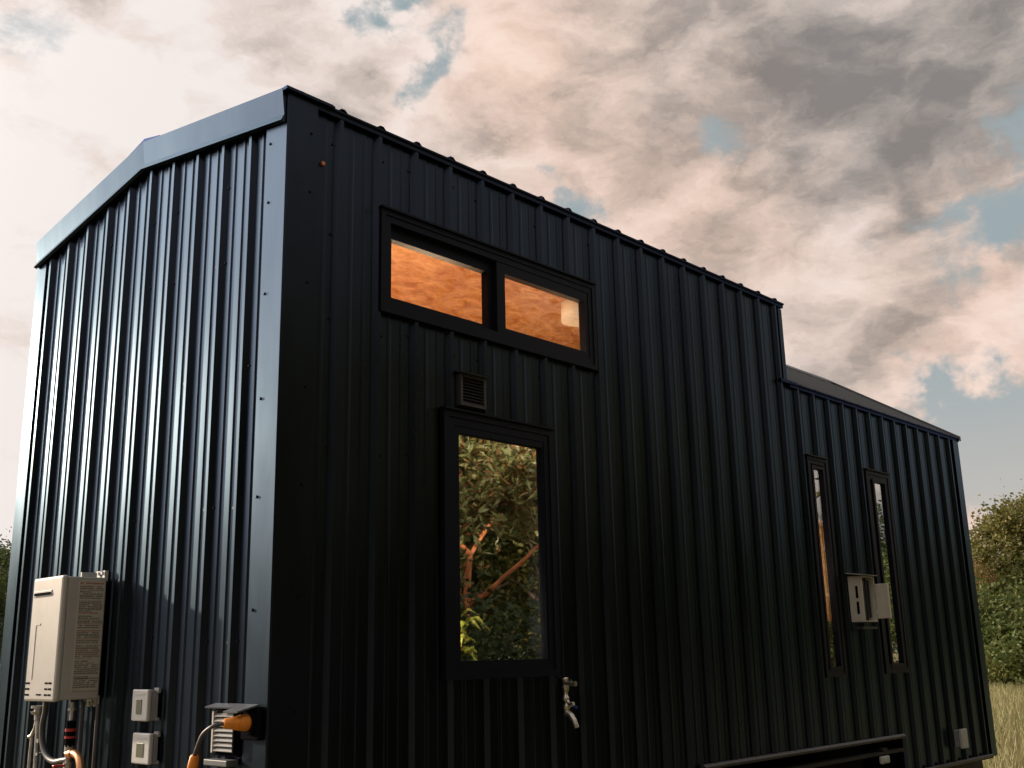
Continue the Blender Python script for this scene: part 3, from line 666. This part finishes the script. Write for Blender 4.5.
def make_tree(name, h, spread, seed, leafm, barkm, leaf_n, leaf_len, leaf_w, clump, label, group, levels=2, trunk_frac=.35, rosette=False, r0=None, low=0, squash=.7, accents=None, dome=None):
    rg_ = random.Random(seed); rn = np.random.default_rng(seed)
    tubes, tips = grow(h, spread, levels, rg_, trunk_frac, r0)
    root = empty(name, (0, 0, 0), label, 'tree' if 'bush' not in name and 'shrub' not in name else 'bush', group)
    mb = MB()
    for pts, rad in tubes: mb.tube(pts, rad, 7, 0, cap=False)
    mb.build('trunk', barkm, root, fix=False)
    tp = np.array([tuple(t) for t in tips]); extra = []
    if low:
        for _ in range(low):
            a = rg_.uniform(0, 6.28); q = rg_.uniform(.2, 1) * h * .32 * (.6 + spread * .5); extra.append((q * math.cos(a), q * math.sin(a), rg_.uniform(.1, .6) * h))
        tp = np.concatenate([tp, np.array(extra)])
    if dome:
        nd, dr, dz0, dz1 = dome; ex = []
        for _ in range(nd):
            a = rg_.uniform(0, 6.28); e = math.asin(rg_.uniform(0, 1)); q = rg_.uniform(.8, 1) * (.9 + .14 * math.sin(3 * a + 4 * e))
            ex.append((dr * q * math.cos(e) * math.cos(a), dr * q * math.cos(e) * math.sin(a), dz0 + (dz1 - dz0) * q * math.sin(e)))
        tp = np.concatenate([tp, np.array(ex)])
    # each tip gets a clump of leaves; clump density varies so that gaps stay open
    wts = rn.uniform(.15, 1, len(tp)) ** 1.5; wts /= wts.sum()
    per = 8 if rosette else 1
    nc = leaf_n // per
    idx = rn.choice(len(tp), nc, p=wts)
    cen = tp[idx] + rn.normal(0, 1, (nc, 3)) * clump * np.array([1, 1, squash]) * rn.uniform(.3, 1, (nc, 1))
    if rosette:
        c = np.repeat(cen, per, 0); axis = rn.normal(0, 1, (nc, 3)) + [0, 0, .8]; axis /= np.linalg.norm(axis, axis=1)[:, None]
        ax = np.repeat(axis, per, 0); d = rn.normal(0, 1, (nc * per, 3)); d -= ax * (d * ax).sum(1)[:, None]; d /= np.linalg.norm(d, axis=1)[:, None]; d = d + ax * .5
    else:
        c = cen; d = rn.normal(0, 1, (nc, 3)) * [1, 1, .7]
    d /= np.linalg.norm(d, axis=1)[:, None]; n = len(c)
    s_ = np.cross(d, rn.normal(0, 1, (n, 3))); s_ /= np.linalg.norm(s_, axis=1)[:, None] + 1e-9
    ln = leaf_len * rn.uniform(.6, 1.25, (n, 1)); w = leaf_w * rn.uniform(.7, 1.2, (n, 1)); up = np.cross(s_, d)
    V = np.stack([c, c + d * ln * .5 + s_ * w * .5 + up * w * .15, c + d * ln, c + d * ln * .5 - s_ * w * .5 + up * w * .15], 1).reshape(-1, 3)
    V[:, 2] = np.maximum(V[:, 2], .01)
    nf = n; me = bpy.data.meshes.new('crown'); me.vertices.add(len(V)); me.vertices.foreach_set('co', V.ravel()); me.loops.add(nf * 4); me.loops.foreach_set('vertex_index', np.arange(nf * 4))
    me.polygons.add(nf); me.polygons.foreach_set('loop_start', np.arange(0, nf * 4, 4)); me.polygons.foreach_set('loop_total', np.full(nf, 4)); me.update(calc_edges=True)
    me.materials.append(leafm)
    if accents:
        me.materials.append(accents); ci = np.zeros(nf, dtype=np.int32); pick = rn.random(len(tp)) < .07
        ci[np.repeat(pick[idx], per)] = 1; me.polygons.foreach_set('material_index', ci)
    o = bpy.data.objects.new('crown', me); COL.objects.link(o); o.parent = root
    return root
used = set()
def place(proto, x, y, rz=0, s=1, label=None):
    if proto.name in used:
        r = proto.copy(); COL.objects.link(r)
        for ch in proto.children: c = ch.copy(); COL.objects.link(c); c.parent = r
    else: r = proto; used.add(proto.name)
    r.location = (x, y, gz(x, y)); r.rotation_euler = (0, 0, rz); r.scale = (s, s, s * (.94 + .12 * random.random()))
    if label: r['label'] = label
    return r

def around(az, dist, o=(-2.44, -3.63)): return (o[0] + dist * math.cos(R(az)), o[1] + dist * math.sin(R(az)))

# red-barked tree mirrored in the picture window
GR = 'trees beside the long black wall'
t_red = make_tree('red_barked_tree', 7.0, .9, 11, M['leaf_r'], M['bark_r'], 64000, .115, .036, .42, 'red-barked tree with rosettes of narrow leaves, mirrored in the picture window', GR, levels=2, trunk_frac=.42, rosette=True, r0=.075, accents=M['leaf_o'])
t_bro = make_tree('broadleaf_tree', 9.5, .9, 21, M['leaf_g'], M['bark'], 26000, .20, .10, .75, 'broad green tree', GR, levels=3, trunk_frac=.28, low=30)
t_yel = make_tree('golden_tree', 8.5, 1.0, 31, M['leaf_y'], M['bark'], 26000, .20, .10, .75, 'broad tree with sunlit yellow-green crown', GR, levels=3, trunk_frac=.26, low=20)
t_drk = make_tree('dark_tree', 11, .7, 41, M['leaf_d'], M['bark'], 26000, .22, .11, .8, 'tall dark green tree', GR, levels=3, trunk_frac=.25, low=40)
t_gld = make_tree('golden_tree', 8.5, 1.1, 37, M['leaf_y'], M['bark'], 64000, .20, .12, .55, 'round golden tree', GR, levels=2, trunk_frac=.24, low=60, dome=(300, 5.2, 2.8, 8.0))
t_ora = make_tree('dry_tree', 7.5, .3, 51, M['leaf_o'], M['bark'], 12000, .13, .06, .5, 'thin tree with dry orange foliage', GR, levels=3, trunk_frac=.3)
b_grn = make_tree('green_bush', 3.2, 1.4, 61, M['leaf_g'], M['bark'], 20000, .10, .06, .42, 'green bush', 'bushes along the meadow edge', levels=2, trunk_frac=.12, low=60, r0=.05)
b_drk = make_tree('dark_bush', 3.2, 1.4, 63, M['leaf_d'], M['bark'], 22000, .09, .05, .40, 'dark bush', 'bushes along the meadow edge', levels=2, trunk_frac=.12, low=70, r0=.05)
b_yel = make_tree('pale_bush', 2.8, 1.4, 71, M['leaf_y'], M['bark'], 18000, .10, .06, .42, 'pale green bush', 'bushes along the meadow edge', levels=2, trunk_frac=.12, low=60, r0=.05)

mir = (-2.44, 3.63)
place(t_red, *around(-46.4, 12.5, mir), 3.6, 1.0)
place(t_yel, *around(-37, 18, mir), .5, .62, 'golden-green tree mirrored at the right of the picture window')
place(t_bro, *around(-50, 21, mir), 2.0, 1.0, 'broad green tree behind the red-barked tree, mirrored in the picture window')
place(t_drk, *around(-42, 24, mir), 1.0, 1.0, 'tall dark tree behind the others, mirrored in the picture window')
place(b_grn, *around(-52, 11, mir), 1.0, .7, 'green bush beside the red-barked tree')
place(b_drk, *around(-45.2, 12.0, mir), 2.0, 1.0, 'dark shaded bush in front of the red-barked tree, mirrored low in the picture window')
SH = 'tree in the row facing the long black wall'
for i, (az, d, s_, pr) in enumerate([(-60, 19, 1.1, t_bro), (-70, 22, 1.2, t_drk), (-25, 30, .50, t_bro), (-27, 40, .78, t_drk), (-18, 36, .62, t_yel), (-21, 44, .7, t_bro), (-12, 44, .62, t_drk), (-7, 50, .75, t_bro), (-31, 44, .72, t_bro), (-84, 26, 1.2, t_bro), (-38, 34, .9, t_drk), (-49, 30, 1.3, t_drk), (-58, 28, 1.3, t_bro), (-100, 30, 1.2, t_drk)]):
    r = place(pr, *around(az, d, mir), i * 1.3, s_, SH)
# meadow edge to the right of the house
def far(pr, az, d, s_, rz, label, group):
    r = place(pr, *around(az, d), rz, s_, label); r['group'] = group; return r
GE = 'trees along the meadow edge'
far(t_gld, 15.4, 54, 1.06, 2.2, 'round tree with a sunlit golden crown at the right edge of the picture', GE)
far(t_ora, 20.4, 50, .74, .4, 'thin dry orange tree close beside the far corner of the house', GE)
far(t_drk, 18.2, 58, .72, 1.4, 'dark green tree between the golden tree and the dry orange tree', GE)
far(t_bro, 13.0, 57, .85, 3.0, 'green tree just outside the right edge of the picture', GE)
GB = 'bushes along the meadow edge'
for i, (pr, az, d, s_, lb) in enumerate([(b_grn, 19.4, 48, 1.7, 'green bush below the dry orange tree, touching the corner of the house'), (b_yel, 17.4, 47, 1.7, 'pale green bush below the golden tree'), (b_grn, 15.6, 46.5, 1.9, 'green bush at the right edge of the picture'), (b_grn, 18.4, 50, 2.1, 'tall green bush below the dark tree'), (b_yel, 14.6, 47, 1.1, 'pale bush outside the right edge of the picture'), (b_grn, 16.6, 51, 2.4, 'tallest green bush, under the golden crown')]):
    far(pr, az, d, s_, i * 1.1, lb, GB)
for i, (pr, az, d, s_) in enumerate([(t_bro, 9, 55, .9), (t_drk, 5, 58, .8), (t_yel, 23, 57, .9), (t_bro, 28, 60, .8), (t_drk, 34, 62, .7), (t_yel, 0, 56, .9), (t_bro, 41, 64, .7), (t_drk, 48, 62, .7), (t_yel, 55, 60, .7)]):
    far(pr, az, d, s_, i * 1.7, 'tree of the distant wood edge hidden behind the house', GE)
for i, (pr, az, d, s_) in enumerate([(b_grn, 12, 47, 1.2), (b_yel, 9, 48, 1.2), (b_grn, 5, 47, 1.3), (b_yel, 22, 50, 1.2), (b_grn, 26, 50, 1.2)]):
    far(pr, az, d, s_, i * 1.1, 'bush of the distant wood edge beside or behind the house', GB)
# left edge
far(t_drk, 70.2, 58, .92, .6, 'dark tree above the meadow at the left edge of the picture', 'trees at the left edge')
far(t_bro, 72.0, 52, .8, 1.6, 'green tree at the very left edge of the picture', 'trees at the left edge')
far(t_yel, 66.9, 62, .55, 2.6, 'pale tree half hidden behind the left corner of the house', 'trees at the left edge')
far(b_grn, 67.9, 49, .95, .6, 'green bush at the left edge beside the house corner', 'bushes at the left edge')
far(b_grn, 69.4, 48, .9, 2.6, 'green bush at the far left edge of the picture', 'bushes at the left edge')
mir2 = (2.44, -3.63)
for i, az in enumerate((78, 85, 92, 98, 104, 110, 115, 120, 126, 132, 139, 147, 156, 166, 177)):
    pr = (t_drk, t_bro, t_yel)[i % 3]
    r = place(pr, *around(az, 50 + (i % 3) * 4, mir2), i * .9, (.88, .98, .94)[i % 3], 'low tree of the wood edge facing the ribbed end wall'); r['group'] = 'trees facing the end wall'

for i, (az, d, s_) in enumerate([(188, 20, 1.1), (202, 17, 1.05), (214, 19, 1.15), (226, 16, 1.1), (238, 18, 1.15), (250, 16, 1.1), (262, 18, 1.1), (276, 15, 1.0), (196, 27, 1.6), (208, 26, 1.6), (220, 25, 1.6), (232, 26, 1.6), (245, 25, 1.5)]):  # unseen trees added to keep bright sky out of the rib reflections
    r = place((t_bro, t_drk)[i % 2], *around(az, d), i * 1.4, s_, 'unseen tree added behind the camera to darken the wall reflections'); r['group'] = 'unseen trees added behind the camera'

# ------------------------------------------------------------------ sun and sky
SUN_AZ, SUN_EL = 103.0, 13.0
sd = Vector((math.cos(R(SUN_AZ)) * math.cos(R(SUN_EL)), math.sin(R(SUN_AZ)) * math.cos(R(SUN_EL)), math.sin(R(SUN_EL))))
sl = bpy.data.lights.new('sun', 'SUN'); sl.energy = 4.1; sl.angle = R(1.2); sl.color = (1, .80, .58)
so = bpy.data.objects.new('sun', sl); so.rotation_euler = sd.to_track_quat('Z', 'Y').to_euler(); COL.objects.link(so)

GAP = [
    (0.5159, 0.6533, 0.5542, 1.6, 0.30),
    (0.3135, 0.7903, 0.5264, 3.0, 0.26),
    (0.5678, 0.6595, 0.4926, 1.3, 0.30),
    (0.5840, 0.6238, 0.5194, 1.2, 0.16),
    (0.7805, 0.4474, 0.4366, 2.0, 0.17),
    (0.7703, 0.4732, 0.4275, 1.5, 0.14),
    (0.8925, 0.2786, 0.3547, 1.9, 0.25),
    (0.8761, 0.2401, 0.4181, 1.7, 0.20),
    (0.8486, 0.2353, 0.4738, 2.0, 0.20),
    (0.7173, 0.5716, 0.3985, 1.3, 0.24),
    (0.9250, 0.3339, 0.1815, 2.6, 0.40),
    (0.9416, 0.2915, 0.1684, 3.0, 0.40),
    (0.8617, 0.3571, 0.3605, 1.5, 0.15),
    (0.4254, 0.9047, 0.0216, 6.0, 0.00),
]
BRT = [
    (0.3611, 0.8079, 0.4657, 9.0, 0.40),
    (0.3762, 0.8827, 0.2816, 9.0, 0.45),
    (0.4367, 0.7321, 0.5227, 6.0, 0.28),
    (0.3644, 0.9138, 0.1793, 8.0, 0.45),
    (0.5485, 0.7058, 0.4483, 6.0, 0.25),
    (0.6281, 0.5665, 0.5335, 5.0, 0.10),
    (0.6750, 0.5129, 0.5304, 5.0, 0.06),
    (0.8414, 0.4263, 0.3321, 3.2, 0.34),
    (0.8916, 0.3624, 0.2715, 4.0, 0.36),
    (0.9268, 0.3146, 0.2050, 3.5, 0.30),
    (0.7563, 0.5393, 0.3703, 3.0, 0.26),
    (0.6971, 0.5839, 0.4162, 3.0, 0.10),
    (0.3483, 0.8841, 0.3116, 2.5, -0.30),
    (0.4093, 0.8484, 0.3357, 3.0, -0.12),
    (0.3288, 0.8007, 0.5008, 3.0, 0.10),
    (0.8291, 0.3320, 0.4498, 7.0, -0.20),
    (0.7636, 0.4060, 0.5021, 6.0, -0.20),
    (0.7252, 0.4984, 0.4751, 4.5, -0.26),
    (0.7943, 0.4535, 0.4042, 4.5, -0.20),
    (0.8363, 0.3889, 0.3866, 4.5, -0.24),
    (0.8334, 0.2604, 0.4875, 5.0, -0.24),
    (0.6741, 0.5613, 0.4801, 4.0, -0.12),
    (0.8727, 0.4104, 0.2644, 3.5, -0.30),
    (0.8753, 0.3794, 0.2998, 2.0, -0.10),
    (0.6187, 0.6083, 0.4972, 4.0, -0.05),
    (0.6239, 0.6270, 0.4664, 3.0, 0.05),
    (0.9403, 0.3116, 0.1367, 3.0, -0.10),
]
PCH = [
    (0.6553, 0.5431, 0.5250, 6.0, 0.50),
    (0.6158, 0.5794, 0.5339, 5.0, 0.35),
    (0.9185, 0.3261, 0.2236, 4.0, 0.60),
    (0.9130, 0.2907, 0.2864, 3.0, 0.40),
    (0.7657, 0.5485, 0.3360, 4.0, 0.40),
    (0.8372, 0.4456, 0.3170, 4.0, 0.35),
    (0.9417, 0.3143, 0.1200, 4.0, 0.70),
    (0.7802, 0.4880, 0.3913, 5.0, 0.30),
    (0.6488, 0.6134, 0.4503, 5.0, 0.30),
    (0.8876, 0.2613, 0.3794, 3.0, 0.50),
]

GK, CL0, CL1, VB = 1.08, .19, .39, .67
w = bpy.data.worlds.new('World'); S.world = w; w.use_nodes = True; w.cycles.sampling_method = 'MANUAL'; w.cycles.sample_map_resolution = 256; nt = w.node_tree; N = nt.nodes; L = nt.links; N.clear()
def val(x):
    return x
def mth(op, a, b=None, c=None, clamp=False):
    n = N.new('ShaderNodeMath'); n.operation = op; n.use_clamp = clamp
    for i, q in enumerate((a, b, c)):
        if q is None: continue
        if isinstance(q, (int, float)): n.inputs[i].default_value = q
        else: L.new(q, n.inputs[i])
    return n.outputs[0]
def vmth(op, a, b=None, scale=None):
    n = N.new('ShaderNodeVectorMath'); n.operation = op
    for i, q in enumerate((a, b)):
        if q is None: continue
        if isinstance(q, (tuple, list)): n.inputs[i].default_value = q
        else: L.new(q, n.inputs[i])
    if scale is not None:
        if isinstance(scale, (int, float)): n.inputs['Scale'].default_value = scale
        else: L.new(scale, n.inputs['Scale'])
    return n
def sstep(x, a, b, lo=0., hi=1.):
    n = N.new('ShaderNodeMapRange'); n.interpolation_type = 'SMOOTHSTEP'; L.new(x, n.inputs['Value'])
    for k_, v_ in (('From Min', a), ('From Max', b), ('To Min', lo), ('To Max', hi)): n.inputs[k_].default_value = v_
    return n.outputs['Result']
def mixc(f, a, b):
    n = N.new('ShaderNodeMix'); n.data_type = 'RGBA'
    if isinstance(f, (int, float)): n.inputs['Factor'].default_value = f
    else: L.new(f, n.inputs['Factor'])
    for k_, q in (('A', a), ('B', b)):
        i = [s_ for s_ in n.inputs if s_.name == k_ and s_.type == 'RGBA'][0]
        if isinstance(q, tuple): i.default_value = (*q, 1)
        else: L.new(q, i)
    return [o_ for o_ in n.outputs if o_.type == 'RGBA'][0]
def noise(vec, scale, detail=8, rough=.55, dist=0.):
    n = N.new('ShaderNodeTexNoise'); n.inputs['Scale'].default_value = scale; n.inputs['Detail'].default_value = detail; n.inputs['Roughness'].default_value = rough; n.inputs['Distortion'].default_value = dist
    L.new(vec, n.inputs['Vector']); return n
tc = N.new('ShaderNodeTexCoord'); D0 = vmth('NORMALIZE', tc.outputs['Generated']).outputs[0]
sep = N.new('ShaderNodeSeparateXYZ'); L.new(D0, sep.inputs[0])
z = mth('MAXIMUM', sep.outputs['Z'], 0.0); zz = mth('ADD', z, .22)
cb = N.new('ShaderNodeCombineXYZ'); L.new(mth('DIVIDE', sep.outputs['X'], zz), cb.inputs[0]); L.new(mth('DIVIDE', sep.outputs['Y'], zz), cb.inputs[1])
Pp = cb.outputs[0]
# warp of the direction, for ragged outlines of the broad masses
wn = noise(D0, 5.5, 6, .62)
wv = vmth('SCALE', vmth('SUBTRACT', wn.outputs['Color'], (.5, .5, .5)).outputs[0], None, .26).outputs[0]
Dw = vmth('NORMALIZE', vmth('ADD', D0, wv).outputs[0]).outputs[0]
SG = 1.0
def blobs(lst):
    acc = None
    for (x, y, z_, s_, a) in lst:
        s_ *= SG
        dt = vmth('DOT_PRODUCT', Dw, (x, y, z_)).outputs['Value']
        k_ = 1 / (2 * (1 - math.cos(R(s_))) / 1.0)
        e = mth('MULTIPLY', mth('EXPONENT', mth('MULTIPLY', mth('SUBTRACT', dt, 1), k_)), a)
        acc = e if acc is None else mth('ADD', acc, e)
    return acc
SG = .85; gapf = blobs(GAP); SG = 1.0; brtf, pchf = blobs(BRT), blobs(PCH)
def voro(vec, scale, detail=3., rough=.55):
    n = N.new('ShaderNodeTexVoronoi'); n.feature = 'F1'; n.inputs['Scale'].default_value = scale; n.inputs['Detail'].default_value = detail
    n.inputs['Roughness'].default_value = rough; n.normalize = True; L.new(vec, n.inputs['Vector']); return n.outputs['Distance']
flat = vmth('MULTIPLY', D0, (1, 1, 1.9)).outputs[0]                 # clouds are wider than tall
w2 = vmth('SCALE', vmth('SUBTRACT', noise(flat, 7.0, 7, .6).outputs['Color'], (.5, .5, .5)).outputs[0], None, .16).outputs[0]
Q = vmth('ADD', flat, w2).outputs[0]
tang = vmth('SCALE', vmth('NORMALIZE', vmth('SUBTRACT', tuple(sd), vmth('SCALE', D0, None, vmth('DOT_PRODUCT', D0, tuple(sd)).outputs['Value']).outputs[0]).outputs[0]).outputs[0], None, .045).outputs[0]
Q2 = vmth('ADD', Q, tang).outputs[0]
def height(q):
    a = noise(q, 2.9, 8, .6, 0.).outputs['Fac']; b = voro(q, 6.5, 1., .5)
    return mth('ADD', mth('MULTIPLY', a, .72), mth('MULTIPLY', mth('SUBTRACT', .62, b), .55))
h1, h2 = height(Q), height(Q2)
n3 = noise(Q, 13.0, 5, .62, 0.).outputs['Fac']
cover = sstep(mth('SUBTRACT', mth('ADD', h1, mth('MULTIPLY', mth('SUBTRACT', n3, .5), .3)), mth('MULTIPLY', gapf, GK)), CL0, CL1)
lit = mth('MULTIPLY', mth('SUBTRACT', h1, h2), 3.6)               # the side of each billow that faces the sun
side_ = vmth('DOT_PRODUCT', D0, (sd.x, sd.y, 0)).outputs['Value']   # broad fall-off away from the sun
v = mth('ADD', mth('MULTIPLY', side_, .22), VB)
v = mth('ADD', v, mth('MULTIPLY', brtf, .5)); v = mth('ADD', v, lit)
v = mth('ADD', v, mth('MULTIPLY', mth('SUBTRACT', n3, .5), .85)); v = mth('ADD', v, mth('MULTIPLY', mth('SUBTRACT', h1, .42), -1.7))
v = mth('ADD', mth('MULTIPLY', v, .90), .10)
ramp = N.new('ShaderNodeValToRGB'); L.new(v, ramp.inputs['Fac']); cr = ramp.color_ramp; cr.interpolation = 'B_SPLINE'
while len(cr.elements) < 5: cr.elements.new(.5)
for i, (p_, c_) in enumerate([(.0, (.22, .205, .20)), (.28, (.40, .36, .335)), (.52, (.63, .55, .50)), (.75, (.82, .71, .66)), (1., (.90, .84, .81))]):
    cr.elements[i].position = p_; cr.elements[i].color = (*c_, 1)
pm = mth('MULTIPLY', mth('MAXIMUM', mth('ADD', pchf, mth('MULTIPLY', mth('SUBTRACT', n3, .5), .6)), 0.), 1., clamp=True)
cl = mixc(pm, ramp.outputs['Color'], vmth('MULTIPLY', ramp.outputs['Color'], (1.07, .92, .83)).outputs[0])
sky = N.new('ShaderNodeTexSky'); sky.sky_type = 'NISHITA'; sky.sun_disc = False; sky.sun_elevation = R(SUN_EL); sky.sun_rotation = R(90 - SUN_AZ)
skc = vmth('SCALE', sky.outputs[0], None, .10).outputs[0]
blue = mixc(.90, skc, (.36, .43, .45))
bluelow = mixc(sstep(sep.outputs['Z'], .0, .30), (.62, .55, .50), blue)
full = mixc(cover, bluelow, cl)
# bright sky patch added out of view so the end wall reflects it
gd = vmth('DOT_PRODUCT', D0, (math.cos(R(119)) * math.cos(R(29)), math.sin(R(119)) * math.cos(R(29)), math.sin(R(29)))).outputs['Value']
glow = mth('MULTIPLY', mth('EXPONENT', mth('MULTIPLY', mth('SUBTRACT', gd, 1), 1 / (2 * (1 - math.cos(R(14)))))), 8.0)

full = vmth('SCALE', full, None, mth('ADD', glow, 1.0)).outputs[0]
bg = N.new('ShaderNodeBackground'); L.new(full, bg.inputs['Color']); bg.inputs['Strength'].default_value = 1.0
out = N.new('ShaderNodeOutputWorld'); L.new(bg.outputs[0], out.inputs[0])

# ------------------------------------------------------------------ camera
cam = bpy.data.cameras.new('camera'); co = bpy.data.objects.new('camera', cam); COL.objects.link(co); S.camera = co
rz, pt, rl, f = 0.75037, 0.25039, -0.02215, 1064.88
fw = Vector((math.cos(rz) * math.cos(pt), math.sin(rz) * math.cos(pt), math.sin(pt))); r_ = Vector((math.sin(rz), -math.cos(rz), 0)); u = r_.cross(fw)
r2 = r_ * math.cos(rl) + u * math.sin(rl); u2 = -r_ * math.sin(rl) + u * math.cos(rl)
mw = Matrix((r2, u2, -fw)).transposed().to_4x4(); mw.translation = (-2.4542, -3.5910, 1.66); co.matrix_world = mw
cam.sensor_width = 36; cam.lens = f / 1024 * 36; 
cam.clip_start = .05; cam.clip_end = 2000
S.view_settings.view_transform = 'Standard'; S.view_settings.look = 'None'; S.view_settings.exposure = 0; S.view_settings.gamma = 1
S.render.engine = 'CYCLES'; S.cycles.max_bounces = 8; S.cycles.transparent_max_bounces = 12; S.cycles.use_denoising = True
